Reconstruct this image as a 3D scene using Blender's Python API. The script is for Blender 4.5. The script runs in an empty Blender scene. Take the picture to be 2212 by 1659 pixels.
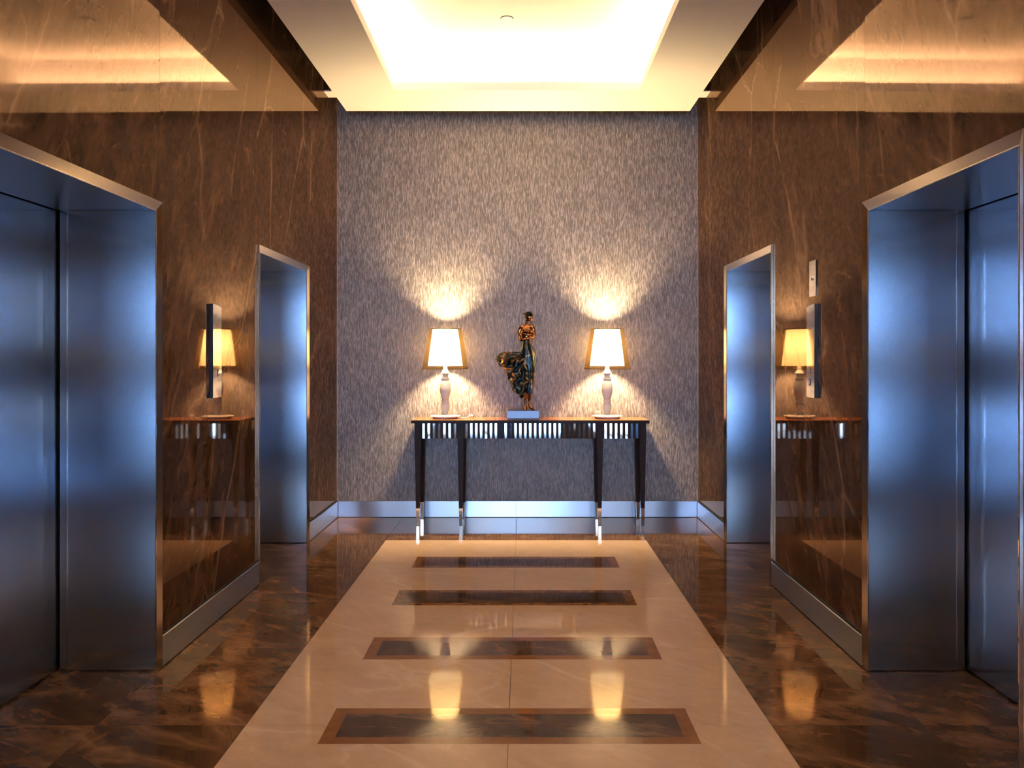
import bpy, bmesh, math, random
from mathutils import Vector, Matrix, noise

# ------------------------------------------------------------------ camera, world, exposure
SC = bpy.context.scene
COL = SC.collection
F, VPX, VPY, HC = 1800.0, 1130.0, 775.0, 1.361      # focal length (px), vanishing point, eye height
cam_d = bpy.data.cameras.new('camera')
cam_d.sensor_width = 36.0
cam_d.lens = F / 2212.0 * 36.0
cam_d.shift_x = (1106.0 - VPX) / 2212.0
cam_d.shift_y = -(829.5 - VPY) / 2212.0
cam_d.clip_start = 0.05
cam = bpy.data.objects.new('camera', cam_d)
cam.location = (0, 0, HC)
cam.rotation_euler = (math.radians(90), 0, 0)
COL.objects.link(cam)
SC.camera = cam

SC.view_settings.view_transform = 'Standard'
SC.view_settings.look = 'None'
SC.view_settings.gamma = 1.0
SC.view_settings.use_curve_mapping = False
SC.view_settings.exposure = 0.15

world = bpy.data.worlds.new('world')
SC.world = world
world.use_nodes = True
wb = world.node_tree.nodes['Background']
wb.inputs[0].default_value = (0.33, 0.58, 1.0, 1)     # blue daylight outside the far window
wb.inputs[1].default_value = 48.0

WARM = (1.0, 0.70, 0.43)


def area(name, loc, size, rot, watts, color, portal=False):
    d = bpy.data.lights.new(name, 'AREA')
    d.shape = 'RECTANGLE'
    d.size, d.size_y = size
    d.energy = watts
    d.color = color
    if portal:
        d.cycles.is_portal = True
    o = bpy.data.objects.new(name, d)
    o.location = loc
    o.rotation_euler = rot
    COL.objects.link(o)
    return o


XL, XR, YB = -1.6, 1.5045, 7.164       # side walls, back wall
YE = -9.0                              # end of the lobby behind the camera
ZC = 3.439                             # underside of the floating ceiling
CX0, CX1, CY0, CY1 = -1.0, 0.905, -1.5, 6.45   # cove opening
REC, ZT, LIP = 0.14, 3.74, 0.065

# light strips lying in the cove, behind the lip, shining up
PI = math.pi
cl = CY1 - CY0
cw = CX1 - CX0
LZ = ZC + LIP + 0.03
COVE_W = 10.0                          # watts per metre
area('cove_light_left', (CX0 - 0.07, (CY0 + CY1) / 2, LZ), (0.04, cl), (PI, 0, 0), COVE_W * cl, WARM)
area('cove_light_right', (CX1 + 0.07, (CY0 + CY1) / 2, LZ), (0.04, cl), (PI, 0, 0), COVE_W * cl, WARM)
area('cove_light_back', ((CX0 + CX1) / 2, CY1 + 0.07, LZ), (cw, 0.04), (PI, 0, 0), COVE_W * cw, WARM)
area('cove_light_front', ((CX0 + CX1) / 2, CY0 - 0.07, LZ), (cw, 0.04), (PI, 0, 0), COVE_W * cw, WARM)
BULB_S = 2600.0
# sky portal in the window behind the camera
WX0, WX1, WZ0, WZ1 = -1.5, 1.05, 0.05, 2.9
VY0, VY1 = -7.2, -5.2                 # unseen second window, added in the left wall to brighten the right steel
area('window_portal', ((WX0 + WX1) / 2, YE - 0.02, (WZ0 + WZ1) / 2), (WX1 - WX0, WZ1 - WZ0),
     (-PI / 2, PI, 0), 1, (1, 1, 1), portal=True)
area('window_portal', (XL - 0.06, (VY0 + VY1) / 2, (WZ0 + WZ1) / 2), (WZ1 - WZ0, VY1 - VY0),
     (0, -PI / 2, 0), 1, (1, 1, 1), portal=True)


# ------------------------------------------------------------------ helpers
def tag(o, label=None, cat=None, group=None, kind=None):
    if label: o['label'] = label
    if cat: o['category'] = cat
    if group: o['group'] = group
    if kind: o['kind'] = kind
    return o


def build(name, bm, mat, parent=None, smooth=False, kind=None):
    me = bpy.data.meshes.new(name)
    bmesh.ops.recalc_face_normals(bm, faces=bm.faces)
    bm.to_mesh(me)
    bm.free()
    if smooth:
        for p in me.polygons: p.use_smooth = True
    for m in (mat if isinstance(mat, (list, tuple)) else [mat]):
        me.materials.append(m)
    o = bpy.data.objects.new(name, me)
    COL.objects.link(o)
    if parent is not None:
        o.parent = parent
        o.matrix_parent_inverse = Matrix.Translation(parent.location).inverted()
    if kind: o['kind'] = kind
    return o


def thing(name, loc, label=None, cat=None, group=None, kind=None):
    o = bpy.data.objects.new(name, None)
    o.location = loc
    o.empty_display_size = 0.05
    COL.objects.link(o)
    return tag(o, label, cat, group, kind)


def box(bm, x0, x1, y0, y1, z0, z1, panel=None, mi=0, tone=0.0):
    vs = [bm.verts.new(p) for p in ((x0, y0, z0), (x1, y0, z0), (x1, y1, z0), (x0, y1, z0),
                                    (x0, y0, z1), (x1, y0, z1), (x1, y1, z1), (x0, y1, z1))]
    fs = [bm.faces.new([vs[i] for i in f]) for f in
          ((0, 3, 2, 1), (4, 5, 6, 7), (0, 1, 5, 4), (1, 2, 6, 5), (2, 3, 7, 6), (3, 0, 4, 7))]
    if panel is not None:
        lay = bm.faces.layers.float.get('panel') or bm.faces.layers.float.new('panel')
        for f in fs: f[lay] = panel
        tl = bm.faces.layers.float.get('tone')
        if tl is not None:
            for f in fs: f[tl] = tone
    for f in fs: f.material_index = mi
    return vs


def panelbm():
    bm = bmesh.new()
    bm.faces.layers.float.new('tone')
    bm.faces.layers.float.new('panel')
    return bm


def bevelled(bm, w=0.003, seg=2):
    bmesh.ops.bevel(bm, geom=list(bm.edges), offset=w, segments=seg, affect='EDGES', clamp_overlap=True)


def loft(bm, rings, cap=True):
    """rings: lists of equal point counts"""
    vr = [[bm.verts.new(p) for p in r] for r in rings]
    n = len(vr[0])
    for a, b in zip(vr, vr[1:]):
        for i in range(n):
            bm.faces.new((a[i], a[(i + 1) % n], b[(i + 1) % n], b[i]))
    if cap:
        bm.faces.new(vr[0][::-1])
        bm.faces.new(vr[-1])


def lathe(bm, prof, c=(0, 0), n=48, cap=True):
    rings = []
    for r, z in prof:
        rings.append([(c[0] + r * math.cos(2 * PI * i / n), c[1] + r * math.sin(2 * PI * i / n), z) for i in range(n)])
    loft(bm, rings, cap)


def tube(bm, pts, r, n=10):
    """round tube through pts, smoothed, with a parallel-transported frame"""
    pts = [Vector(p) for p in pts]
    rr = list(r) if isinstance(r, (list, tuple)) else [r] * len(pts)
    if len(pts) > 2:                    # Catmull-Rom refinement
        q, rq = [], []
        for i in range(len(pts) - 1):
            p0, p1, p2, p3 = pts[max(i - 1, 0)], pts[i], pts[i + 1], pts[min(i + 2, len(pts) - 1)]
            for k in range(4):
                t = k / 4
                q.append(0.5 * ((2 * p1) + (p2 - p0) * t + (2 * p0 - 5 * p1 + 4 * p2 - p3) * t * t + (3 * p1 - p0 - 3 * p2 + p3) * t ** 3))
                rq.append(rr[i] + (rr[i + 1] - rr[i]) * t)
        pts, rr = q + [pts[-1]], rq + [rr[-1]]
    rings = []
    a = None
    for i, p in enumerate(pts):
        t = (pts[min(i + 1, len(pts) - 1)] - pts[max(i - 1, 0)]).normalized()
        if a is None:
            a = t.cross(Vector((0, 0, 1)) if abs(t.z) < 0.9 else Vector((0, 1, 0))).normalized()
        else:
            a = (a - t * a.dot(t)).normalized()
        b = t.cross(a).normalized()
        rings.append([p + a * (rr[i] * math.cos(2 * PI * k / n)) + b * (rr[i] * math.sin(2 * PI * k / n)) for k in range(n)])
    loft(bm, rings)


def ring_tube(bm, c, R, z, r, n=64, m=8):
    vr = []
    for i in range(n):
        a = 2 * PI * i / n
        vr.append([bm.verts.new((c[0] + (R + r * math.cos(2 * PI * k / m)) * math.cos(a),
                                 c[1] + (R + r * math.cos(2 * PI * k / m)) * math.sin(a),
                                 z + r * math.sin(2 * PI * k / m))) for k in range(m)])
    for i in range(n):
        a, b = vr[i], vr[(i + 1) % n]
        for k in range(m):
            bm.faces.new((a[k], a[(k + 1) % m], b[(k + 1) % m], b[k]))


def ellipsoid(bm, c, r, rot=None, u=24, v=14):
    M = Matrix.Translation(c) @ (rot or Matrix.Identity(4)) @ Matrix.Diagonal((*r, 1))
    bmesh.ops.create_uvsphere(bm, u_segments=u, v_segments=v, radius=1, matrix=M)


# ------------------------------------------------------------------ materials
class N:
    def __init__(s, name):
        s.m = bpy.data.materials.new(name)
        s.m.use_nodes = True
        s.t = s.m.node_tree
        s.p = s.t.nodes['Principled BSDF']
        s.out = s.t.nodes['Material Output']

    def n(s, typ, **kw):
        nd = s.t.nodes.new('ShaderNode' + typ)
        for k, v in kw.items():
            if k in ('operation', 'blend_type', 'feature', 'distance', 'data_type', 'attribute_name',
                     'noise_dimensions', 'interpolation_type', 'noise_type', 'direction_type'):
                setattr(nd, k, v)
        return nd

    def l(s, a, b): s.t.links.new(a, b)

    def set(s, **kw):
        for k, v in kw.items():
            k = k.replace('_', ' ')
            for i in s.p.inputs:
                if i.name.lower() == k.lower():
                    i.default_value = v
        return s

    def math(s, op, a, b=None, c=None):
        nd = s.n('Math', operation=op)
        for i, v in enumerate((a, b, c)):
            if v is None: continue
            if isinstance(v, (int, float)): nd.inputs[i].default_value = v
            else: s.l(v, nd.inputs[i])
        return nd.outputs[0]

    def vmath(s, op, a, b=None):
        nd = s.n('VectorMath', operation=op)
        for i, v in enumerate((a, b)):
            if v is None: continue
            if isinstance(v, (tuple, list)): nd.inputs[i].default_value = v
            else: s.l(v, nd.inputs[i])
        return nd.outputs[0]

    def ramp(s, fac, stops):
        nd = s.n('ValToRGB')
        el = nd.color_ramp.elements
        while len(el) < len(stops): el.new(0.5)
        for e, (p, c) in zip(el, stops):
            e.position = p
            e.color = (c, c, c, 1) if isinstance(c, (int, float)) else (*c, 1)
        s.l(fac, nd.inputs[0])
        return nd.outputs[0]

    def mix(s, fac, a, b, blend='MIX'):
        nd = s.n('Mix', data_type='RGBA', blend_type=blend)
        for i, v in ((0, fac), (6, a), (7, b)):
            if isinstance(v, (int, float)): nd.inputs[i].default_value = v
            elif isinstance(v, tuple): nd.inputs[i].default_value = (*v, 1)
            else: s.l(v, nd.inputs[i])
        return nd.outputs[2]

    def noise(s, vec, scale, detail=4, rough=0.55, dist=0.0):
        nd = s.n('TexNoise')
        nd.inputs['Scale'].default_value = scale
        nd.inputs['Detail'].default_value = detail
        nd.inputs['Roughness'].default_value = rough
        nd.inputs['Distortion'].default_value = dist
        s.l(vec, nd.inputs['Vector'])
        return nd


def simple(name, col, rough=0.5, metal=0.0, **kw):
    a = N(name)
    a.set(Base_Color=(*col, 1), Roughness=rough, Metallic=metal, **kw)
    return a.m


def marble(name, dark, mid, light, vein, scale=(1, 1, 1), rot=(0, 0, 0), vs=1.4, rough=0.06, ior=1.6,
           veinw=0.02, vein_amt=0.8, cloud=1.6, tone=0.0, sheen=(1, 1, 1), fine_amt=0.30):
    a = N(name)
    geo = a.n('NewGeometry')
    at = a.n('Attribute', attribute_name='panel')
    off = a.vmath('SCALE', (3.17, 5.3, 1.9))
    a.t.nodes[-1].inputs['Scale'].default_value = 1
    a.l(at.outputs['Fac'], a.t.nodes[-1].inputs['Scale'])
    mr = a.n('Mapping')
    mr.inputs['Rotation'].default_value = rot
    a.l(geo.outputs['Position'], mr.inputs['Vector'])
    mp = a.n('Mapping')
    mp.inputs['Scale'].default_value = scale
    a.l(mr.outputs[0], mp.inputs['Vector'])
    p = a.vmath('ADD', mp.outputs[0], off)
    warp = a.noise(p, 1.1, 3, 0.5)
    w = a.vmath('SUBTRACT', warp.outputs['Color'], (0.5, 0.5, 0.5))
    sc = a.n('VectorMath', operation='SCALE')
    a.l(w, sc.inputs[0]); sc.inputs['Scale'].default_value = 0.55
    pw = a.vmath('ADD', p, sc.outputs[0])
    jit = a.noise(p, 9.0, 4, 0.6)
    w2 = a.vmath('SUBTRACT', jit.outputs['Color'], (0.5, 0.5, 0.5))
    sc2 = a.n('VectorMath', operation='SCALE')
    a.l(w2, sc2.inputs[0]); sc2.inputs['Scale'].default_value = 0.07
    pv = a.vmath('ADD', pw, sc2.outputs[0])
    n1 = a.noise(pw, cloud, 9, 0.66, 0.25)
    n3 = a.noise(pw, cloud * 3.3, 6, 0.65, 0.4)
    cl_ = a.math('ADD', a.math('MULTIPLY', n1.outputs['Fac'], 0.62), a.math('MULTIPLY', n3.outputs['Fac'], 0.38))
    base = a.ramp(cl_, [(0.36, dark), (0.5, mid), (0.66, light)])
    vo = a.n('TexVoronoi', feature='DISTANCE_TO_EDGE')
    vo.inputs['Scale'].default_value = vs
    a.l(pv, vo.inputs['Vector'])
    v1 = a.ramp(vo.outputs['Distance'], [(0.0, 1.0), (veinw, 0.40), (veinw * 4.0, 0.0)])
    vo2 = a.n('TexVoronoi', feature='DISTANCE_TO_EDGE')
    vo2.inputs['Scale'].default_value = vs * 2.3
    a.l(pv, vo2.inputs['Vector'])
    v2 = a.ramp(vo2.outputs['Distance'], [(0.0, 0.55), (veinw * 1.6, 0.0)])
    nm = a.noise(p, 1.3, 3, 0.5)
    msk = a.ramp(nm.outputs['Fac'], [(0.45, 0.0), (0.60, 1.0)])
    nm2 = a.noise(p, 2.9, 3, 0.5)
    msk2 = a.ramp(nm2.outputs['Fac'], [(0.50, 0.0), (0.64, 1.0)])
    vv = a.math('ADD', a.math('MULTIPLY', v1, msk), a.math('MULTIPLY', v2, msk2))
    vv = a.math('MULTIPLY', vv, vein_amt)
    vv = a.math('MINIMUM', vv, 1.0)
    fine = a.noise(pv, 17, 5, 0.7)
    base = a.mix(fine_amt, base, a.ramp(fine.outputs['Fac'], [(0.3, 0.25), (0.7, 0.9)]), 'OVERLAY')
    ta = a.n('Attribute', attribute_name='tone')
    g1 = a.math('ADD', ta.outputs['Fac'], 1.0)
    cb1 = a.n('CombineColor')
    for i in range(3): a.l(g1, cb1.inputs[i])
    base = a.mix(1.0, base, cb1.outputs[0], 'MULTIPLY')
    if tone:
        wn = a.n('TexWhiteNoise'); wn.noise_dimensions = '1D'
        a.l(at.outputs['Fac'], wn.inputs['W'])
        g = a.math('ADD', a.math('MULTIPLY', wn.outputs['Value'], tone), 1 - tone / 2)
        cb = a.n('CombineColor')
        for i in range(3): a.l(g, cb.inputs[i])
        base = a.mix(1.0, base, cb.outputs[0], 'MULTIPLY')
    col = a.mix(vv, base, vein)
    a.l(col, a.p.inputs['Base Color'])
    if sheen == (1, 1, 1):
        a.set(Roughness=rough, IOR=ior)
    else:                               # resin-polished stone: the stone colours its own reflections
        a.set(Roughness=0.6, Specular_IOR_Level=0.0)
        gl = a.n('BsdfAnisotropic')
        gl.inputs['Color'].default_value = (*sheen, 1)
        gl.inputs['Roughness'].default_value = rough
        fr = a.n('Fresnel')
        fr.inputs['IOR'].default_value = ior
        mxs = a.n('MixShader')
        a.l(fr.outputs[0], mxs.inputs[0])
        a.l(a.p.outputs[0], mxs.inputs[1])
        a.l(gl.outputs[0], mxs.inputs[2])
        a.l(mxs.outputs[0], a.out.inputs[0])
    return a.m


M = {}
M['wall_marble'] = marble('polished_brown_marble', (0.020, 0.011, 0.0065), (0.054, 0.028, 0.0155), (0.12, 0.062, 0.034),
                          (0.27, 0.17, 0.105), scale=(2.0, 2.0, 0.85), rot=(0.42, 0.0, 0.0), vs=0.95,
                          rough=0.03, ior=1.6, veinw=0.011, vein_amt=0.7, cloud=2.6, sheen=(0.80, 0.57, 0.43))
M['floor_marble'] = marble('polished_floor_marble', (0.034, 0.016, 0.008), (0.095, 0.048, 0.024), (0.21, 0.115, 0.06),
                           (0.36, 0.19, 0.09), scale=(0.8, 1.7, 1), rot=(0, 0, 0.5), vs=1.5,
                           rough=0.05, ior=1.5, veinw=0.03, vein_amt=0.4, cloud=3.2, tone=0.25, sheen=(1.0, 0.84, 0.70))
M['strip_marble'] = marble('dark_inlay_marble', (0.026, 0.016, 0.012), (0.060, 0.036, 0.024), (0.12, 0.07, 0.045),
                           (0.26, 0.16, 0.10), scale=(0.7, 2.2, 1), rot=(0, 0, 0.15), vs=2.0,
                           rough=0.06, ior=1.55, veinw=0.03, vein_amt=0.4, cloud=4.0)
M['border_marble'] = marble('tan_border_marble', (0.17, 0.075, 0.026), (0.19, 0.085, 0.03), (0.22, 0.10, 0.038),
                            (0.25, 0.12, 0.05), vs=3.0, rough=0.06, ior=1.55, vein_amt=0.2, cloud=5.0)
M['cream_marble'] = marble('cream_marble', (0.50, 0.335, 0.225), (0.54, 0.365, 0.25), (0.58, 0.40, 0.275),
                           (0.70, 0.54, 0.40), scale=(0.8, 1.6, 1), rot=(0, 0, 0.6), vs=1.1, rough=0.06, ior=1.5,
                           veinw=0.008, vein_amt=0.5, cloud=1.6, tone=0.05, fine_amt=0.10)
M['grout'] = simple('dark_joint', (0.02, 0.013, 0.01), 0.6)
M['plaster'] = simple('cream_painted_plaster', (0.88, 0.84, 0.77), 0.75)
M['dark'] = simple('black_recess', (0.006, 0.006, 0.007), 0.8)
M['white_trim'] = simple('satin_white_plastic', (0.8, 0.79, 0.76), 0.4)


def steel(name, tang, rough, aniso, col=(0.50, 0.56, 0.66), smudge=0.03, grain=(60, 60, 1.2)):  # bluish default tint puts cool daylight into the colour of neutral steel
    a = N(name)
    a.set(Base_Color=(*col, 1), Metallic=1.0, Roughness=rough, Anisotropic=aniso)
    geo = a.n('NewGeometry')
    if tang == 'H':
        t = a.vmath('CROSS_PRODUCT', geo.outputs['True Normal'], (0, 0, 1))
    else:
        cb = a.n('CombineXYZ')
        for i in range(3): cb.inputs[i].default_value = tang[i]
        t = cb.outputs[0]
    a.l(t, a.p.inputs['Tangent'])
    nz = a.noise(geo.outputs['Position'], 2.2, 4, 0.6)
    mp = a.n('Mapping')
    mp.inputs['Scale'].default_value = grain
    a.l(geo.outputs['Position'], mp.inputs['Vector'])
    gr = a.noise(mp.outputs[0], 6, 3, 0.6)
    r = a.math('ADD', rough, a.math('MULTIPLY', a.math('SUBTRACT', gr.outputs['Fac'], 0.5), smudge * 0.35))
    a.l(r, a.p.inputs['Roughness'])
    return a.m


M['steel_v'] = steel('brushed_steel_upright', 'H', 0.21, 1.0)
M['steel_soffit'] = steel('brushed_steel_head', (1, 0, 0), 0.30, 0.6)
M['steel_base'] = steel('brushed_steel_skirting', (0, 0, 1), 0.30, 0.96, grain=(1.5, 1.5, 60))
M['steel_frame'] = steel('satin_steel_frame', (0, 0, 1), 0.16, 0.3, col=(0.76, 0.69, 0.62), smudge=0.02)  # warm tint in the colour stands in for warm reflections
M['mirror'] = simple('mirror_polished_steel', (0.85, 0.84, 0.83), 0.03, 1.0)
M['panel_face'] = simple('polished_panel_steel', (0.80, 0.77, 0.74), 0.05, 1.0)
M['panel_edge'] = simple('dark_blue_grey_panel_edge', (0.012, 0.018, 0.035), 0.25)
M['bead'] = simple('dull_bronze_bead', (0.30, 0.22, 0.16), 0.35, 0.8)
M['chrome'] = simple('chrome_foot', (0.82, 0.78, 0.76), 0.07, 1.0)


def wallpaper():
    a = N('textured_grey_wallcovering')
    geo = a.n('NewGeometry')
    mp = a.n('Mapping'); mp.inputs['Scale'].default_value = (1, 1, 0.13)
    a.l(geo.outputs['Position'], mp.inputs['Vector'])
    n1 = a.noise(mp.outputs[0], 130, 2, 0.5, 0.3)
    n2 = a.noise(mp.outputs[0], 260, 2, 0.5)
    h = a.math('ADD', n1.outputs['Fac'], a.math('MULTIPLY', n2.outputs['Fac'], 0.45))
    big = a.noise(geo.outputs['Position'], 1.3, 2, 0.5)
    col = a.ramp(h, [(0.50, (0.098, 0.083, 0.080)), (0.71, (0.168, 0.142, 0.136)), (0.93, (0.36, 0.305, 0.292))])
    a.l(col, a.p.inputs['Base Color'])
    bp = a.n('Bump'); bp.inputs['Strength'].default_value = 0.45; bp.inputs['Distance'].default_value = 0.003
    a.l(h, bp.inputs['Height'])
    a.l(bp.outputs[0], a.p.inputs['Normal'])
    a.set(Roughness=0.42, Metallic=0.15)
    return a.m


M['wallpaper'] = wallpaper()


def wood(name, c1, c2, rough, spec=0.5):
    a = N(name)
    geo = a.n('NewGeometry')
    mp = a.n('Mapping'); mp.inputs['Scale'].default_value = (1.2, 14, 14)
    a.l(geo.outputs['Position'], mp.inputs['Vector'])
    n1 = a.noise(mp.outputs[0], 4, 6, 0.6, 0.5)
    a.l(a.ramp(n1.outputs['Fac'], [(0.3, c1), (0.7, c2)]), a.p.inputs['Base Color'])
    a.set(Roughness=rough, Specular_IOR_Level=spec)
    return a.m


M['wood_top'] = wood('polished_red_brown_wood', (0.24, 0.072, 0.024), (0.34, 0.11, 0.038), 0.16)
M['wood_dark'] = wood('dark_stained_wood', (0.016, 0.008, 0.0065), (0.030, 0.014, 0.011), 0.42, 0.12)

# lamp materials
M['lamp_white'] = simple('glossy_white_lacquer', (0.83, 0.81, 0.78), 0.18)
M['cord'] = simple('white_cord', (0.75, 0.70, 0.62), 0.4)
M['rim'] = simple('brown_rim_tape', (0.05, 0.028, 0.014), 0.7)
a = N('white_inner_shade')
a.t.nodes.remove(a.p)
tr = a.n('BsdfTranslucent'); tr.inputs[0].default_value = (0.95, 0.88, 0.74, 1)
df = a.n('BsdfDiffuse'); df.inputs[0].default_value = (0.85, 0.80, 0.70, 1)
mx = a.n('MixShader'); mx.inputs[0].default_value = 0.35
a.l(tr.outputs[0], mx.inputs[1]); a.l(df.outputs[0], mx.inputs[2]); a.l(mx.outputs[0], a.out.inputs[0])
M['inner_shade'] = a.m
a = N('sheer_brown_outer_shade')
a.t.nodes.remove(a.p)
tp = a.n('BsdfTransparent'); tp.inputs[0].default_value = (0.95, 0.86, 0.68, 1)
tr = a.n('BsdfTranslucent'); tr.inputs[0].default_value = (0.80, 0.55, 0.24, 1)
df = a.n('BsdfDiffuse'); df.inputs[0].default_value = (0.36, 0.23, 0.11, 1)
m1 = a.n('MixShader'); m1.inputs[0].default_value = 0.5
a.l(tr.outputs[0], m1.inputs[1]); a.l(df.outputs[0], m1.inputs[2])
m2 = a.n('MixShader'); m2.inputs[0].default_value = 0.27
a.l(tp.outputs[0], m2.inputs[1]); a.l(m1.outputs[0], m2.inputs[2]); a.l(m2.outputs[0], a.out.inputs[0])
M['outer_shade'] = a.m
a = N('glowing_bulb')
a.set(Base_Color=(1, 1, 1, 1), Emission_Color=(1.0, 0.73, 0.38, 1), Emission_Strength=BULB_S)
M['bulb'] = a.m


def bronze(name, bright, darkc, lo, hi, scale, rough):
    a = N(name)
    geo = a.n('NewGeometry')
    n1 = a.noise(geo.outputs['Position'], scale, 5, 0.6, 0.8)
    f = a.ramp(n1.outputs['Fac'], [(lo, 0.0), (hi, 1.0)])
    a.l(a.mix(f, darkc, bright), a.p.inputs['Base Color'])
    a.set(Metallic=0.9, Roughness=rough)
    n2 = a.noise(geo.outputs['Position'], 60, 3, 0.6)
    bp = a.n('Bump'); bp.inputs['Strength'].default_value = 0.25; bp.inputs['Distance'].default_value = 0.004
    a.l(n2.outputs['Fac'], bp.inputs['Height']); a.l(bp.outputs[0], a.p.inputs['Normal'])
    return a.m


M['bronze'] = bronze('copper_bronze', (0.50, 0.20, 0.065), (0.06, 0.024, 0.012), 0.40, 0.60, 22, 0.22)
M['patina'] = bronze('dark_green_patina_bronze', (0.42, 0.20, 0.07), (0.030, 0.042, 0.045), 0.52, 0.66, 16, 0.30)
M['hair'] = bronze('black_bronze', (0.06, 0.03, 0.016), (0.012, 0.009, 0.007), 0.5, 0.6, 30, 0.3)
M['plinth'] = simple('blue_grey_stone_plinth', (0.13, 0.23, 0.55), 0.22)
M['plinth_base'] = simple('dark_plinth_foot', (0.012, 0.014, 0.022), 0.4)


# ------------------------------------------------------------------ floor
def k_y(k): return F / k


bm = panelbm()
PITCH, JY = 0.828, 3.095               # stone joints across the lobby fall on the strip centres
IX0, IX1, IY1 = -1.03, 0.923, 6.25     # cream field
g = 0.0009
xs = [-2.4, -1.585, IX0, IX1, 1.49, 2.35]
ys = []
i = -16
while True:
    y = JY + i * PITCH
    i += 1
    if y < YE - 0.3: continue
    if y > YB + 0.1: break
    ys.append(y)
ys = [YE - 0.4] + ys + [YB + 0.3]
pid = 0
for xi in range(len(xs) - 1):
    for yi in range(len(ys) - 1):
        x0, x1, y0, y1 = xs[xi], xs[xi + 1], ys[yi], ys[yi + 1]
        pid += 1
        if xi == 2:                     # under the cream field only beyond its far edge
            if y1 <= IY1: continue
            y0 = max(y0, IY1)
            box(bm, x0 + g, -0.053 - g, y0 + g, y1 - g, -0.05, 0, panel=pid * 1.37)
            box(bm, -0.053 + g, x1 - g, y0 + g, y1 - g, -0.05, 0, panel=pid * 1.37 + 7)
        else:
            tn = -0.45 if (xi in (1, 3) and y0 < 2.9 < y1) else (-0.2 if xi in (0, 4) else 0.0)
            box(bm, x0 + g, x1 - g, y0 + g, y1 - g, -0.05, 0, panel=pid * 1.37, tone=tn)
box(bm, -2.4, 2.35, YE - 0.4, YB + 0.3, -0.10, -0.004, panel=0, mi=1)
# cream field, cut around the strips
SX0, SX1 = -0.727, 0.630
strips = [JY + n * PITCH for n in range(-13, 4)]
edges = [YE + 0.5] + strips + [IY1]
pc = 100
for (x0, x1) in ((IX0, -0.053), (-0.053, IX1)):
    for n in range(len(edges) - 1):
        y0, y1 = edges[n], edges[n + 1]
        if y1 < y0: continue
        pc += 1
        a0 = y0 + (0.15 if n > 0 else 0)
        a1 = y1 - (0.15 if n < len(edges) - 2 else 0)
        sx0, sx1 = max(x0, SX0), min(x1, SX1)
        box(bm, sx0 + (g if x0 > -1 else 0), sx1 - (g if x1 < .5 else 0), a0, a1, -0.05, 0, panel=pc * 0.73, mi=2)
        if x0 < -1: box(bm, x0 + g, SX0, y0 + g, y1 - g, -0.05, 0, panel=pc * 0.73, mi=2)
        else: box(bm, SX1, x1 - g, y0 + g, y1 - g, -0.05, 0, panel=pc * 0.73, mi=2)
for n, yc in enumerate(strips):
    b = 0.051
    box(bm, SX0, SX1, yc - 0.15, yc - 0.15 + b, -0.05, 0, panel=n, mi=3)
    box(bm, SX0, SX1, yc + 0.15 - b, yc + 0.15, -0.05, 0, panel=n, mi=3)
    box(bm, SX0, SX0 + b, yc - 0.15 + b, yc + 0.15 - b, -0.05, 0, panel=n, mi=3)
    box(bm, SX1 - b, SX1, yc - 0.15 + b, yc + 0.15 - b, -0.05, 0, panel=n, mi=3)
    box(bm, SX0 + b, SX1 - b, yc - 0.15 + b, yc + 0.15 - b, -0.05, 0, panel=n * 3.1, mi=4)
build('floor', bm, [M['floor_marble'], M['grout'], M['cream_marble'], M['border_marble'], M['strip_marble']],
      kind='structure')

# ------------------------------------------------------------------ side walls with lift openings
DOORS = [(2.480, 3.668), (5.010, 6.190)]
HD = 2.049
ZW = 3.95
for side, wx, s in (('left', XL, -1), ('right', XR, 1)):
    bm = panelbm()
    d = 0.03

    def wp(y0, y1, z0, z1, pn, t0=0.0, t1=0.0):
        """stone slab; t0/t1 push its near/far edge a hair out of plane"""
        xa, xb = wx, wx + s * d
        vs = box(bm, min(xa, xb), max(xa, xb), y0 + 0.001, y1 - 0.001, z0, z1, panel=pn)
        for v in vs:
            v.co.x += s * (t0 if v.co.y < (y0 + y1) / 2 else t1)
    base = 10 if side == 'left' else 40
    (a0, a1), (b0, b1) = DOORS
    if s < 0:
        wp(YE, VY0, 0, ZW, base + 1)
        wp(VY0, VY1, 0, WZ0, base + 8)
        wp(VY0, VY1, WZ1, ZW, base + 9)
        wp(VY1, 0.6, 0, ZW, base + 2)
    else:
        wp(YE, -1.2, 0, ZW, base + 1)
        wp(-1.2, 0.6, 0, ZW, base + 2)
    wp(0.6, a0, 0, ZW, base + 3)
    wp(a0, a1, HD, ZW, base + 4, t0=0.010, t1=0.0)
    wp(a1, b0, 0, ZW, base + 5)
    wp(b0, b1, HD, ZW, base + 6)
    wp(b1, YB, 0, ZW, base + 7)
    # unseen black backing added to keep daylight from leaking through the wall
    xo = wx + s * 0.75
    ys0 = VY1 + 0.05 if s < 0 else YE - 0.3
    box(bm, min(xo, xo + s * 0.1), max(xo, xo + s * 0.1), ys0, YB + 0.3, -0.05, ZW + 0.1, panel=0, mi=1)
    if s < 0:
        box(bm, XL - 0.76, XL - 0.031, VY1 + 0.02, VY1 + 0.05, -0.05, ZW, panel=0, mi=1)
    build('wall_' + side, bm, [M['wall_marble'], M['dark']], kind='structure')

bm = panelbm()
box(bm, -2.4, 2.35, YB, YB + 0.1, -0.05, ZW + 0.1, panel=0)
build('wall_back', bm, M['wallpaper'], kind='structure')

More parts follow.
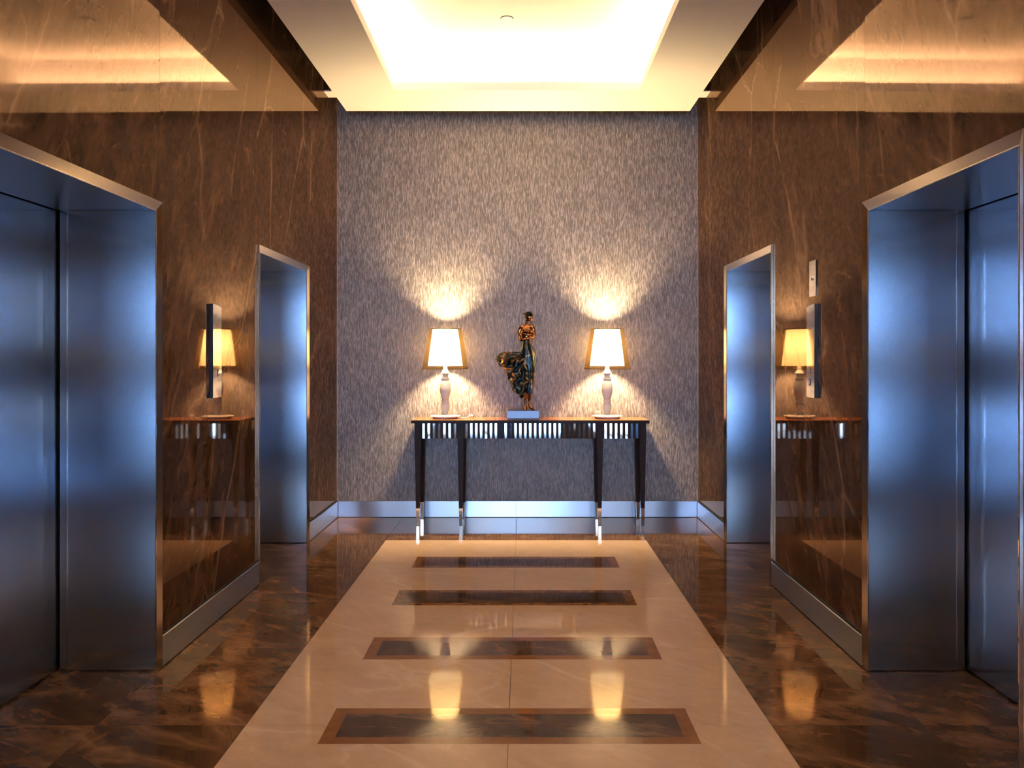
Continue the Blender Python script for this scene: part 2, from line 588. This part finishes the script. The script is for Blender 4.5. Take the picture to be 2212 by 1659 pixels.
# end wall behind the camera with a tall window
bm = panelbm()
box(bm, -2.4, WX0, YE - 0.15, YE, -0.05, ZW + 0.1, panel=1)
box(bm, WX1, 2.35, YE - 0.15, YE, -0.05, ZW + 0.1, panel=2)
box(bm, WX0, WX1, YE - 0.15, YE, WZ1, ZW + 0.1, panel=3)
box(bm, WX0, WX1, YE - 0.15, YE, -0.05, WZ0, panel=4)
build('wall_front', bm, M['wall_marble'], kind='structure')
bm = bmesh.new()
for x in (WX0, -0.08, WX1 - 0.05):
    box(bm, x, x + 0.05, YE - 0.12, YE - 0.04, WZ0, WZ1)
for z, zt in ((WZ0, WZ0 + 0.05), (0.65, 1.70), (2.05, 2.15), (2.45, 2.52), (WZ1 - 0.05, WZ1)):  # wide middle band added to break up the daylight reflected in the steel
    box(bm, WX0 + 0.05, -0.08, YE - 0.115, YE - 0.045, z, zt)
    box(bm, -0.03, WX1 - 0.05, YE - 0.115, YE - 0.045, z, zt)
build('window_1', bm, M['dark'], kind='structure')
bm = bmesh.new()
for y in (VY0, (VY0 + VY1) / 2 - 0.025, VY1 - 0.05):
    box(bm, XL - 0.10, XL - 0.035, y, y + 0.05, WZ0, WZ1)
for z, zt in ((WZ0, WZ0 + 0.05), (0.65, 1.70), (2.05, 2.15), (2.45, 2.52), (WZ1 - 0.05, WZ1)):
    for ya, yb in ((VY0 + 0.05, (VY0 + VY1) / 2 - 0.025), ((VY0 + VY1) / 2 + 0.025, VY1 - 0.05)):
        box(bm, XL - 0.095, XL - 0.04, ya, yb, z, zt)
build('added_side_window', bm, M['dark'], kind='structure')  # unseen opening, added to light the steel on the right

# ------------------------------------------------------------------ ceiling: floating slab with light cove
bm = bmesh.new()
SL0, SL1, SLY1, SLY0 = -1.483, 1.398, 6.990, YE + 0.12
box(bm, SL0, CX0, SLY0, SLY1, ZC, ZC + LIP)
box(bm, CX1, SL1, SLY0, SLY1, ZC, ZC + LIP)
box(bm, CX0, CX1, CY1, SLY1, ZC, ZC + LIP)
box(bm, CX0, CX1, SLY0, CY0, ZC, ZC + LIP)
# recess walls and lid
r = REC
box(bm, CX0 - r - 0.03, CX0 - r, CY0 - r, CY1 + r, ZC + LIP, ZT)
box(bm, CX1 + r, CX1 + r + 0.03, CY0 - r, CY1 + r, ZC + LIP, ZT)
box(bm, CX0 - r - 0.03, CX1 + r + 0.03, CY1 + r, CY1 + r + 0.03, ZC + LIP, ZT)
box(bm, CX0 - r - 0.03, CX1 + r + 0.03, CY0 - r - 0.03, CY0 - r, ZC + LIP, ZT)
box(bm, CX0 - r - 0.03, CX1 + r + 0.03, CY0 - r - 0.03, CY1 + r + 0.03, ZT, ZT + 0.03)
build('ceiling', bm, M['plaster'], kind='structure')
bm = bmesh.new()
box(bm, -2.4, 2.35, YE - 0.3, YB + 0.3, ZW, ZW + 0.1)
build('ceiling', bm, M['dark'], kind='structure')  # black colour stands in for the shade above the floating slab
# small plaster brackets that close the gap beside the slab near the back corners
for n, (xa, xb) in enumerate(((XL, SL0), (SL1, XR))):
    bm = bmesh.new()
    box(bm, xa + 0.001, xb - 0.001, 6.68, 6.84, ZC + 0.066, ZC + 0.076)
    build('trim_%d' % (n + 5), bm, M['plaster'], kind='structure')

# ------------------------------------------------------------------ skirting and corner trims
bh = 0.140


def skirting(name, y0, y1, wx, s):
    bm = bmesh.new()
    xa, xb = wx - s * 0.001, wx - s * 0.012
    box(bm, min(xa, xb), max(xa, xb), y0, y1, 0.003, bh)
    bevelled(bm, 0.0012, 1)
    return bm


for side, wx, s in (('left', XL, -1), ('right', XR, 1)):
    root = bmesh.new()
    segs = [(YE + 0.01, DOORS[0][0] - 0.002), (DOORS[0][1] + 0.002, DOORS[1][0] - 0.002), (DOORS[1][1] + 0.002, YB - 0.014)]
    bm = bmesh.new()
    for (y0, y1) in segs:
        xa, xb = wx - s * 0.001, wx - s * 0.012
        box(bm, min(xa, xb), max(xa, xb), y0, y1, 0.003, bh)
    bevelled(bm, 0.0035, 1)
    root.free()
    build('baseboard_' + side, bm, M['steel_base'], kind='structure')
    bm = bmesh.new()                    # black strip standing in for the shaded groove above the skirting
    for (y0, y1) in segs:
        xa, xb = wx - s * 0.0005, wx - s * 0.004
        box(bm, min(xa, xb), max(xa, xb), y0, y1, bh + 0.001, bh + 0.010)
    build('trim_%d' % (1 if side == 'left' else 2), bm, M['dark'], kind='structure')
    bm = bmesh.new()                    # slim metal bead in the corner
    xa, xb = wx - s * 0.0005, wx - s * 0.004
    box(bm, min(xa, xb), max(xa, xb), YB - 0.004, YB - 0.0005, bh + 0.012, 3.94)
    build('trim_%d' % (3 if side == 'left' else 4), bm, M['bead'], kind='structure')
bm = bmesh.new()
for x0, x1 in ((XL + 0.014, -0.062), (-0.061, XR - 0.014)):
    box(bm, x0, x1, YB - 0.013, YB - 0.001, 0.003, bh)
bevelled(bm, 0.0012, 1)
build('baseboard_back', bm, M['steel_base'], kind='structure')

# ------------------------------------------------------------------ lift doors
FW = 0.042
nd = 0
for side, wx, s in (('left', XL, -1), ('right', XR, 1)):
    for (y0, y1) in DOORS:
        nd += 1
        root = thing('door_%d' % nd, (wx + s * 0.2, (y0 + y1) / 2, 0), kind='structure')
        # mitred frame, its face sloping slightly into the opening
        prof = [(0.0, 0.001), (0.0, 0.0125), (0.002, 0.014), (FW - 0.002, 0.0035), (FW, 0.002), (FW, 0.001)]
        bm = bmesh.new()
        rings = []
        for (yy, zz, fy, fz) in ((y0, 0.0, 1, 0), (y0, HD, 1, -1), (y1, HD, -1, -1), (y1, 0.0, -1, 0)):
            rings.append([(wx - s * dd, yy + fy * u, zz + fz * u) for (u, dd) in prof])
        for r0, r1 in zip(rings, rings[1:]):
            va = [bm.verts.new(p) for p in r0]
            vb = [bm.verts.new(p) for p in r1]
            for q in range(len(prof) - 1):
                bm.faces.new((va[q], va[q + 1], vb[q + 1], vb[q]))
        build('door_frame', bm, M['steel_frame'], root)
        # mirror strip added as a bright highlight on the arris between frame and jamb
        bm = bmesh.new()
        bp_ = [(FW - 0.001, 0.002), (FW - 0.001, 0.0045), (FW + 0.003, 0.0045), (FW + 0.003, 0.002)]
        rings = []
        for (yy, zz, fy, fz) in ((y0, 0.001, 1, 0), (y0, HD, 1, -1), (y1, HD, -1, -1), (y1, 0.001, -1, 0)):
            rings.append([(wx - s * dd, yy + fy * u, zz + fz * u) for (u, dd) in bp_])
        loft(bm, rings)
        build('edge_highlight', bm, M['mirror'], root)
        iy0, iy1, iz = y0 + FW, y1 - FW, HD - FW
        dep = 0.432
        xd = wx + s * dep
        xa = wx + s * 0.03
        xm = wx + s * 0.385

        def bx(nm, x0, x1, ya, yb, za, zb, mat, bev=0.0):
            bm = bmesh.new()
            box(bm, min(x0, x1), max(x0, x1), ya, yb, za, zb)
            if bev: bevelled(bm, bev, 1)
            return build(nm, bm, mat, root)
        bx('jamb', wx - s * 0.0012, xm, iy1, iy1 + 0.04, 0.004, iz, M['steel_v'], 0.0015)
        bx('jamb', wx - s * 0.0012, xm, iy0 - 0.04, iy0, 0.004, iz, M['steel_v'], 0.0015)
        bx('jamb_return', xm + s * 0.003, xd - s * 0.010, iy1 + 0.009, iy1 + 0.04, 0.004, iz, M['steel_v'], 0.0015)
        bx('jamb_return', xm + s * 0.003, xd - s * 0.010, iy0 - 0.04, iy0 - 0.009, 0.004, iz, M['steel_v'], 0.0015)
        bx('edge_highlight', xm - s * 0.004, xm + s * 0.001, iy1 - 0.0015, iy1 + 0.01, 0.004, iz, M['mirror'])
        bx('head_panel', wx - s * 0.0012, xd - s * 0.012, iy0 - 0.03, iy1 + 0.03, iz, iz + 0.04, M['steel_soffit'])
        bx('shaft_lining', xd + s * 0.045, xd + s * 0.06, y0 - 0.1, y1 + 0.1, 0.0, HD + 0.2, M['dark'])
        ym = (y0 + y1) / 2
        bx('door_leaf', xd, xd + s * 0.035, iy0 - 0.06, ym - 0.002, 0.008, iz + 0.03, M['steel_v'], 0.002)
        bx('door_leaf', xd, xd + s * 0.035, ym + 0.002, iy1 + 0.06, 0.008, iz + 0.03, M['steel_v'], 0.002)

# ------------------------------------------------------------------ console table
TY0, TY1 = 6.742, 7.135
TZ = 0.863
TXL, TXR = -0.908, 1.024
table = thing('console_table', ((TXL + TXR) / 2, (TY0 + TY1) / 2, 0),
              'long dark wooden console table with mirrored apron and chrome feet against the grey wall', 'console table')
bm = bmesh.new()
box(bm, TXL, TXR, TY0, TY1, TZ - 0.026, TZ)
bevelled(bm, 0.002, 2)
bm.normal_update()
for f in bm.faces:
    if abs(f.normal.z) < 0.9: f.material_index = 1
build('tabletop', bm, [M['wood_top'], M['wood_dark']], table)
LEGX = [-0.858, -0.508, 0.6245, 0.975]
LYF, LYR = 6.800, 7.085
for ly, front in ((LYF, 1), (LYR, 0)):
    for lx in LEGX:
        bm = bmesh.new()
        def sq(h, z): return [(lx - h, ly - h, z), (lx + h, ly - h, z), (lx + h, ly + h, z), (lx - h, ly + h, z)]
        loft(bm, [sq(0.0155, 0.1435), sq(0.025, 0.711), sq(0.026, TZ - 0.0265)])
        bevelled(bm, 0.0015, 1)
        leg = build('leg', bm, M['wood_dark'], table)
        bm = bmesh.new()
        loft(bm, [sq(0.0125, 0.001), sq(0.0155, 0.143)])
        bevelled(bm, 0.0012, 1)
        tag(build('foot_cap', bm, M['chrome'], leg), 'tall chrome cap on the tapered foot')
# apron rails with mirror-polished uprights
rnd = random.Random(5)
AZ0, AZ1 = 0.711, TZ - 0.0265


def mirror_bays(y, bays, nrm, name='mirror_inlay', rail=None):
    for (x0, x1) in bays:
        bm = bmesh.new()
        n = max(1, round((x1 - x0) / 0.0402))
        p = (x1 - x0) / n
        for q in range(n):
            xc = x0 + (q + 0.5) * p
            w = p * 0.225
            tl = rnd.choice((0.0, 0.0, 0.0, 0.01, -0.01, 0.02, -0.02, 0.16, -0.18, 0.22))
            ya = y - 0.004
            ps = [(xc - w, y, 0), (xc - w, ya - tl * w, 0), (xc + w, ya + tl * w, 0), (xc + w, y, 0)]
            loft(bm, [[(a_, b_, AZ0 + 0.001) for a_, b_, _ in ps], [(a_, b_, AZ1 - 0.001) for a_, b_, _ in ps]])
        build(name, bm, M['mirror'], rail)


AY = LYF - 0.012
for (x0, x1) in ((LEGX[0] + 0.0265, LEGX[1] - 0.0265), (LEGX[1] + 0.0265, LEGX[2] - 0.0265), (LEGX[2] + 0.0265, LEGX[3] - 0.0265)):
    bm = bmesh.new()
    box(bm, x0, x1, AY, AY + 0.018, AZ0, AZ1)
    rail = build('apron', bm, M['wood_dark'], table)
    mirror_bays(AY, [(x0, x1)], None, rail=rail)
for lx in (LEGX[0], LEGX[3]):
    bm = bmesh.new()
    sgn = -1 if lx < 0 else 1
    xx = lx + sgn * 0.012
    box(bm, min(xx, xx - sgn * 0.018), max(xx, xx - sgn * 0.018), LYF + 0.0265, LYR - 0.0265, AZ0, AZ1)
    rail = build('apron', bm, M['wood_dark'], table)
    bm = bmesh.new()
    for q in range(6):
        yc = LYF + 0.0265 + (q + .5) * (LYR - LYF - 0.053) / 6
        x2 = xx + sgn * 0.004
        box(bm, min(xx, x2), max(xx, x2), yc - 0.0095, yc + 0.0095, AZ0 + 0.001, AZ1 - 0.001)
    build('mirror_inlay', bm, M['mirror'], rail)
bm = bmesh.new()
box(bm, LEGX[0] + 0.0265, LEGX[3] - 0.0265, LYR + 0.004, LYR + 0.018, AZ0, AZ1)
build('apron', bm, M['wood_dark'], table)


# ------------------------------------------------------------------ table lamps
def lamp_parts(root, cx, cy):
    z0 = TZ

    def zc(yc): return HC - ((690 + yc / 7.21) - 775) / 260.0
    bm = bmesh.new()
    lathe(bm, [(0.100, z0 + 0.0005), (0.104, z0 + 0.006), (0.112, z0 + 0.012), (0.125, z0 + 0.016), (0.127, z0 + 0.021),
               (0.124, z0 + 0.0245), (0.09, z0 + 0.028), (0.03, z0 + 0.031), (0.024, z0 + 0.033)], (cx, cy), 64)
    build('lamp_base', bm, M['lamp_white'], root, smooth=True)
    pr = [(0.022, z0 + 0.031), (0.0205, zc(1470)), (0.026, zc(1440)), (0.0325, zc(1395)), (0.0355, zc(1350)), (0.0355, zc(1325)),
          (0.030, zc(1314)), (0.027, zc(1308)), (0.031, zc(1298)), (0.0325, zc(1282)), (0.031, zc(1264)), (0.0265, zc(1252)), (0.0265, zc(1246)),
          (0.031, zc(1236)), (0.036, zc(1190)), (0.042, zc(1150)), (0.0455, zc(1115)), (0.0455, zc(1090)), (0.043, zc(1050)), (0.040, zc(1000)),
          (0.037, zc(960)), (0.0295, zc(948)), (0.0295, zc(942)), (0.0365, zc(934)), (0.0365, zc(922)), (0.026, zc(905)),
          (0.0235, zc(875)), (0.026, zc(855)), (0.037, zc(848)), (0.037, zc(832)), (0.029, zc(820)), (0.020, zc(790)),
          (0.016, zc(745)), (0.015, zc(700)), (0.002, zc(698))]
    bm = bmesh.new()
    lathe(bm, pr, (cx, cy), 48)
    build('baluster_stem', bm, M['lamp_white'], root, smooth=True)
    # bulb and holder
    zb = 1.468
    bm = bmesh.new()
    lathe(bm, [(0.014, zc(698)), (0.014, zb - 0.045), (0.010, zb - 0.040)], (cx, cy), 20)
    build('bulb_holder', bm, M['lamp_white'], root, smooth=True)
    bm = bmesh.new()
    lathe(bm, [(0.008, zb - 0.041), (0.018, zb - 0.036), (0.038, zb - 0.020), (0.046, zb + 0.002), (0.040, zb + 0.026), (0.023, zb + 0.042), (0.002, zb + 0.048)], (cx, cy), 24)
    build('bulb', bm, M['bulb'], root, smooth=True)
    # shades: white inner drum, sheer outer cone with dark rims
    bm = bmesh.new()
    n = 64
    lathe(bm, [(0.143, 1.303), (0.104, 1.603)], (cx, cy), n, cap=False)
    inner = build('inner_shade', bm, M['inner_shade'], root, smooth=True)
    bm = bmesh.new()
    lathe(bm, [(0.1915, 1.277), (0.136, 1.609)], (cx, cy), n, cap=False)
    outer = build('lamp_shade', bm, M['outer_shade'], root, smooth=True)
    bm = bmesh.new()
    ring_tube(bm, (cx, cy), 0.1915, 1.277, 0.0022)
    build('shade_rim', bm, M['rim'], outer, smooth=True)
    bm = bmesh.new()
    ring_tube(bm, (cx, cy), 0.136, 1.609, 0.0020)
    build('shade_rim', bm, M['rim'], outer, smooth=True)
    bm = bmesh.new()
    for kk in range(3):
        an = kk * 2 * PI / 3 + 0.5
        tube(bm, [(cx, cy, 1.600), (cx + 0.136 * math.cos(an), cy + 0.136 * math.sin(an), 1.607)], 0.0012, 6)
    tube(bm, [(cx + 0.014, cy + 0.004, zb - 0.05), (cx + 0.056, cy + 0.015, zb), (cx + 0.010, cy + 0.003, 1.598)], 0.0012, 6)
    tube(bm, [(cx - 0.014, cy - 0.004, zb - 0.05), (cx - 0.056, cy - 0.015, zb), (cx - 0.010, cy - 0.003, 1.598)], 0.0012, 6)
    build('shade_carrier', bm, M['rim'], outer, smooth=True)


LAMPY = 6.958
for n, (cx, lab) in enumerate(((-0.650, 'left'), (0.702, 'right'))):
    root = thing('table_lamp', (cx, LAMPY, TZ),
                 ('lit white table lamp left of the statue, its plug lying beside the foot',
                  'lit white table lamp right of the statue, its cord rising behind the foot')[n],
                 'lamp', 'pair of lit table lamps on the console')
    lamp_parts(root, cx, LAMPY)
    bm = bmesh.new()
    if n == 0:
        pts = [(-0.530, 6.955, TZ + 0.006), (-0.51, 6.95, TZ + 0.0045), (-0.49, 6.94, TZ + 0.0045), (-0.470, 6.94, TZ + 0.006), (-0.455, 6.945, TZ + 0.016), (-0.44, 6.95, TZ + 0.021)]
        tube(bm, pts, 0.0035, 8)
        cord = build('power_cord', bm, M['cord'], root, smooth=True)
        bm = bmesh.new()
        ellipsoid(bm, (-0.427, 6.953, TZ + 0.021), (0.020, 0.013, 0.012), Matrix.Rotation(0.25, 4, 'Y'))
        build('plug', bm, M['cord'], cord, smooth=True)
        bm = bmesh.new()
        ellipsoid(bm, (-0.412, 6.947, TZ + 0.021), (0.0055, 0.009, 0.0055), u=12, v=8)
        build('plug_socket', bm, M['dark'], cord, smooth=True)
    else:
        pts = [(0.690, 7.04, TZ + 0.006), (0.672, 7.055, TZ + 0.006), (0.66, 7.06, TZ + 0.016), (0.652, 7.065, TZ + 0.035), (0.642, 7.065, TZ + 0.047)]
        tube(bm, pts, 0.0035, 8)
        cord = build('power_cord', bm, M['cord'], root, smooth=True)
        bm = bmesh.new()
        ellipsoid(bm, (0.632, 7.065, TZ + 0.048), (0.013, 0.010, 0.009))
        build('plug', bm, M['cord'], cord, smooth=True)

# ------------------------------------------------------------------ statue
KS, SY = 261.0, 6.895


def P(xc, yc, dy=0.0):
    """statue outline point (crop pixels) -> world"""
    return Vector(((1040 + xc / 6.144 - VPX) / KS, SY + dy, HC - (650 + yc / 6.144 - VPY) / KS))


U = 1 / 6.144 / KS      # metres per crop pixel
statue = thing('bronze_statue', (0.0, SY, TZ),
               'bronze statue of a standing woman with folded arms and billowing skirt on a blue plinth', 'statue')
bm = bmesh.new()
box(bm, -0.131, 0.130, SY - 0.07, SY + 0.07, TZ + 0.0115, 0.934)
bevelled(bm, 0.002, 2)
plinth = build('plinth', bm, M['plinth'], statue)
bm = bmesh.new()
box(bm, -0.128, 0.127, SY - 0.067, SY + 0.067, TZ + 0.0005, TZ + 0.011)
build('plinth_foot', bm, M['plinth_base'], plinth)


def eloft(bm, rows, n=32, fold=None):
    rings = []
    for (xc, yc, hw, dp, dy) in rows:
        c = P(xc, yc, dy)
        rg = []
        for q in range(n):
            an = 2 * PI * q / n
            m = 1.0 if fold is None else fold(an, yc)
            rg.append((c.x + hw * U * m * math.cos(an), c.y + dp * m * math.sin(an), c.z))
        rings.append(rg)
    loft(bm, rings)


# body: head, neck, torso, arms, legs, feet fused into one surface
bm = bmesh.new()
eloft(bm, [(600, 300, 17, .012, 0), (604, 318, 30, .016, 0), (606, 332, 62, .022, 0), (603, 352, 84, .026, 0), (601, 385, 84, .032, -.003), (600, 415, 80, .034, -.005),
           (602, 445, 74, .030, 0), (600, 490, 62, .027, 0), (598, 540, 52, .025, 0), (600, 600, 66, .032, 0), (605, 680, 80, .036, 0), (612, 780, 70, .034, 0),
           (622, 900, 50, .028, 0), (630, 1100, 36, .024, 0), (625, 1220, 34, .020, 0)], 28)
ellipsoid(bm, P(568, 394, -.024), (.016, .014, .015))
ellipsoid(bm, P(634, 390, -.024), (.016, .014, .015))
tube(bm, [P(602, 335, .002), P(603, 290, 0), P(612, 255, -.004)], [.0145, .0125, .0125], 14)
ellipsoid(bm, P(634, 212, -.006), (.0285, .031, .036), Matrix.Rotation(0.12, 4, 'Y'))     # skull
ellipsoid(bm, P(655, 236, -.018), (.0185, .019, .025), Matrix.Rotation(-0.1, 4, 'Y'))     # face, turned to the right
ellipsoid(bm, P(662, 232, -.038), (.0040, .0075, .0065))                                   # nose
ellipsoid(bm, P(655, 258, -.029), (.008, .009, .007))                                      # chin
ellipsoid(bm, P(658, 246, -.036), (.006, .004, .0025))                                     # lips
ellipsoid(bm, P(650, 219, -.037), (.004, .003, .002)); ellipsoid(bm, P(674, 219, -.031), (.003, .004, .002))
# upper arms and crossed forearms
tube(bm, [P(566, 334, 0), P(534, 346, 0), P(512, 382, .002), P(498, 430, 0), P(502, 480, -.006), P(512, 517, -.018)], [.011, .0155, .0165, .0145, .013, .0125], 14)
tube(bm, [P(512, 517, -.018), P(545, 518, -.036), P(600, 505, -.046), P(646, 495, -.046), P(668, 490, -.040)], [.0125, .0125, .0105, .0085, .008], 14)
tube(bm, [P(640, 324, 0), P(670, 334, 0), P(688, 364, .002), P(697, 405, 0), P(699, 440, -.008), P(695, 468, -.020)], [.011, .0150, .016, .014, .0125, .012], 14)
tube(bm, [P(695, 468, -.020), P(665, 462, -.038), P(610, 450, -.048), P(560, 443, -.046), P(536, 440, -.040)], [.012, .012, .0105, .0085, .008], 14)
for q in range(4):
    tube(bm, [P(536, 434 + q * 5, -.042), P(522, 433 + q * 6, -.034), P(508, 436 + q * 6, -.020 + .001 * q)], [.0036, .0034, .0028], 8)
    tube(bm, [P(666, 483 + q * 5, -.042), P(680, 480 + q * 6, -.034), P(692, 482 + q * 6, -.022)], [.0036, .0034, .0028], 8)
tube(bm, [P(548, 436, -.046), P(536, 424, -.042), P(524, 420, -.036)], [.004, .0036, .003], 8)
tube(bm, [P(655, 486, -.046), P(668, 474, -.040), P(678, 472, -.034)], [.004, .0036, .003], 8)
# shins and pointed feet
tube(bm, [P(600, 1150, .004), P(592, 1230, 0), P(582, 1310, .004), P(578, 1370, .004), P(580, 1405, -.004), P(592, 1432, -.024), P(604, 1442, -.046)],
     [.019, .017, .0125, .0105, .013, .011, .005], 14)
tube(bm, [P(640, 1150, .004), P(642, 1230, 0), P(634, 1310, .006), P(632, 1370, .006), P(650, 1405, .0), P(680, 1434, -.012), P(712, 1445, -.020)],
     [.019, .017, .0125, .0105, .013, .010, .005], 14)
o = build('body', bm, M['bronze'], statue, smooth=True)
md = o.modifiers.new('remesh', 'REMESH'); md.mode = 'VOXEL'; md.voxel_size = 0.0028; md.use_smooth_shade = True
md = o.modifiers.new('smooth', 'SMOOTH'); md.iterations = 3; md.factor = 0.5

# hair swept up with a small tuft to the left
bm = bmesh.new()
ellipsoid(bm, P(628, 193, -.002), (.035, .037, .034))
ellipsoid(bm, P(606, 222, .000), (.020, .032, .034))
tube(bm, [P(610, 180, 0), P(584, 172, 0), P(562, 170, 0), P(545, 168, 0)], [.016, .010, .006, .002], 12)
o = build('hair', bm, M['hair'], statue, smooth=True)
md = o.modifiers.new('remesh', 'REMESH'); md.mode = 'VOXEL'; md.voxel_size = 0.003; md.use_smooth_shade = True
md = o.modifiers.new('smooth', 'SMOOTH'); md.iterations = 2; md.factor = 0.5

# clinging gown
bm = bmesh.new()


def gfold(an, yc):
    t = max(0, min(1, (yc - 560) / 300))
    return 1 + t * (0.06 * math.sin(7 * an + yc * 0.012) + 0.035 * math.sin(13 * an - yc * 0.01))


rows = []
for (xc, yc, hw, dp) in ((597, 528, 56, .030), (598, 560, 60, .032), (602, 620, 78, .038), (607, 690, 100, .043), (612, 760, 104, .045), (618, 840, 94, .043),
                         (626, 920, 76, .040), (636, 1000, 58, .037), (640, 1080, 52, .034), (636, 1160, 48, .032), (628, 1225, 44, .030)):
    rows.append((xc, yc, hw, dp, -.004))
dense = []
for r0, r1 in zip(rows, rows[1:]):
    for q in range(4):
        t = q / 4
        dense.append(tuple(a_ + (b_ - a_) * t for a_, b_ in zip(r0, r1)))
dense.append(rows[-1])
eloft(bm, dense, 64, gfold)
build('gown', bm, M['patina'], statue, smooth=True)

# wind-blown drape flung out to the left
bm = bmesh.new()
prof = [(676, 400, 480), (682, 300, 520), (694, 262, 560), (706, 240, 578), (730, 206, 590), (765, 187, 600), (800, 200, 612), (835, 218, 618), (862, 240, 622), (880, 292, 626), (920, 312, 632),
        (960, 326, 640), (1005, 344, 640), (1050, 358, 636), (1100, 384, 630), (1150, 406, 620), (1190, 414, 608), (1220, 450, 596), (1250, 492, 574), (1275, 508, 556), (1294, 520, 540)]
rows = []
for (y0_, l0, r0_), (y1_, l1, r1_) in zip(prof, prof[1:]):
    for q in range(5):
        t = q / 5
        rows.append((y0_ + (y1_ - y0_) * t, l0 + (l1 - l0) * t, r0_ + (r1_ - r0_) * t))
rows.append(prof[-1])
rings = []
nseg = 120
for (yc, xl, xr) in rows:
    cxx, hw = (xl + xr) / 2, (xr - xl) / 2
    c = P(cxx, yc, -.012)
    rg = []
    e = min(1.0, (yc - 668) / 60, (1300 - yc) / 70)
    dp = .050 * max(0.25, e)
    for q in range(nseg):
        an = 2 * PI * q / nseg
        ca, sa = math.cos(an), math.sin(an)
        u = ca * hw                     # px from the centre
        # folds fan out from the hip (600,740)
        fx, fy = (cxx + u - 610), (yc - 700)
        ang = math.atan2(fy, -fx + 1e-3)
        rad = math.hypot(fx, fy)
        nv = noise.noise(Vector((fx * 0.012, fy * 0.012, sa * 0.8)))
        f = math.sin(ang * 15 + rad * 0.012 + nv * 4.5)
        f = (abs(f) ** 0.6) * (1 if f > 0 else -1)
        disp = 1 + 0.34 * f * (0.4 + 0.6 * min(1, rad / 200)) + 0.25 * nv
        edge = 1 + 0.035 * math.sin(yc * 0.11 + 1.3 * nv * 3)
        rg.append((c.x + u * U * edge, c.y + dp * sa * disp, c.z + 0.006 * nv))
    rings.append(rg)
loft(bm, rings)
build('drape', bm, M['patina'], statue, smooth=True)

# ------------------------------------------------------------------ wall fittings between the lifts
for side, wx, s in (('left', XL, -1), ('right', XR, 1)):
    lab = ('tall narrow steel call panel with one button slot on the left marble wall',
           'tall narrow steel call panel with two button slots on the right marble wall')[s > 0]
    root = thing('call_panel', (wx, 4.31, 1.4), lab, 'call panel', 'lift call panels')
    z0, z1 = 1.160, 1.642
    y0, y1 = 4.250, 4.372

    def X(d_): return wx - s * d_
    bm = bmesh.new()
    pts = [(X(0.0005), y0), (X(0.0155), y0), (X(0.017), y0 + 0.0015), (X(0.017), y1 - 0.002), (X(0.015), y1), (X(0.0005), y1)]
    loft(bm, [[(x, y, z0) for x, y in pts], [(x, y, z1) for x, y in pts]])
    build('panel_body', bm, M['panel_edge'], root)
    bm = bmesh.new()
    n = 10
    rings = []                       # polished plate with a shallow arched top
    for q in range(n + 1):
        t = q / n
        yy = y0 + 0.0015 + (y1 - y0 - 0.0035) * t
        zt = z1 - 0.001 - 0.012 * t * t
        rings.append([(X(0.0172), yy, z0 + 0.001), (X(0.0185), yy, z0 + 0.001), (X(0.0185), yy, zt), (X(0.0172), yy, zt)])
    loft(bm, rings)
    build('face_plate', bm, M['panel_face'], root)
    for zb in ((1.288,) if s < 0 else (1.300, 1.239)):
        bm = bmesh.new()
        yb = 4.318
        xb = X(0.0184)
        box(bm, min(xb, xb - s * 0.002), max(xb, xb - s * 0.002), yb - 0.012, yb + 0.012, zb - 0.018, zb + 0.018)
        bevelled(bm, 0.0009, 1)
        b_ = build('call_button', bm, M['panel_edge'], root)
        bm = bmesh.new()
        xc2 = xb - s * 0.003
        box(bm, min(xb, xc2), max(xb, xc2), yb - 0.004, yb + 0.006, zb - 0.008, zb + 0.010)
        build('button_cap', bm, M['chrome'], b_)

bm = bmesh.new()
root = thing('key_switch_plate', (XR, 4.315, 1.777),
             'small flat steel key switch plate above the call panel on the right marble wall', 'switch plate')
box(bm, XR - 0.006, XR - 0.0005, 4.268, 4.364, 1.684, 1.870)
bevelled(bm, 0.0012, 1)
pl = build('plate', bm, M['panel_face'], root)
bm = bmesh.new()
for (r_, x_) in ((0.011, 0.0065), (0.011, 0.010), (0.006, 0.012)):
    pass
rings = [[(XR - d_, 4.315 + r_ * math.cos(2 * PI * q / 20), 1.777 + r_ * math.sin(2 * PI * q / 20)) for q in range(20)]
         for r_, d_ in ((0.011, 0.0062), (0.011, 0.010), (0.008, 0.012))]
loft(bm, rings)
kn = build('key_barrel', bm, M['chrome'], root, smooth=False)
bm = bmesh.new()
box(bm, XR - 0.0128, XR - 0.0121, 4.3135, 4.3165, 1.7725, 1.7815)
build('key_slot', bm, M['dark'], kn)

# ------------------------------------------------------------------ flush sprinkler cover in the cove
sx, sy = -0.113, 5.82
bm = bmesh.new()
lathe(bm, [(0.034, ZT - 0.012), (0.040, ZT - 0.010), (0.0415, ZT - 0.006), (0.0415, ZT - 0.004)], (sx, sy), 40)
o = thing('sprinkler_cover', (sx, sy, ZT), 'small round white sprinkler cover on the recessed cove ceiling', 'sprinkler cover')
build('cover_disc', bm, M['white_trim'], o, smooth=False)
bm = bmesh.new()
lathe(bm, [(0.045, ZT - 0.0035), (0.045, ZT - 0.0005)], (sx, sy), 40)
build('shadow_ring', bm, M['dark'], o)
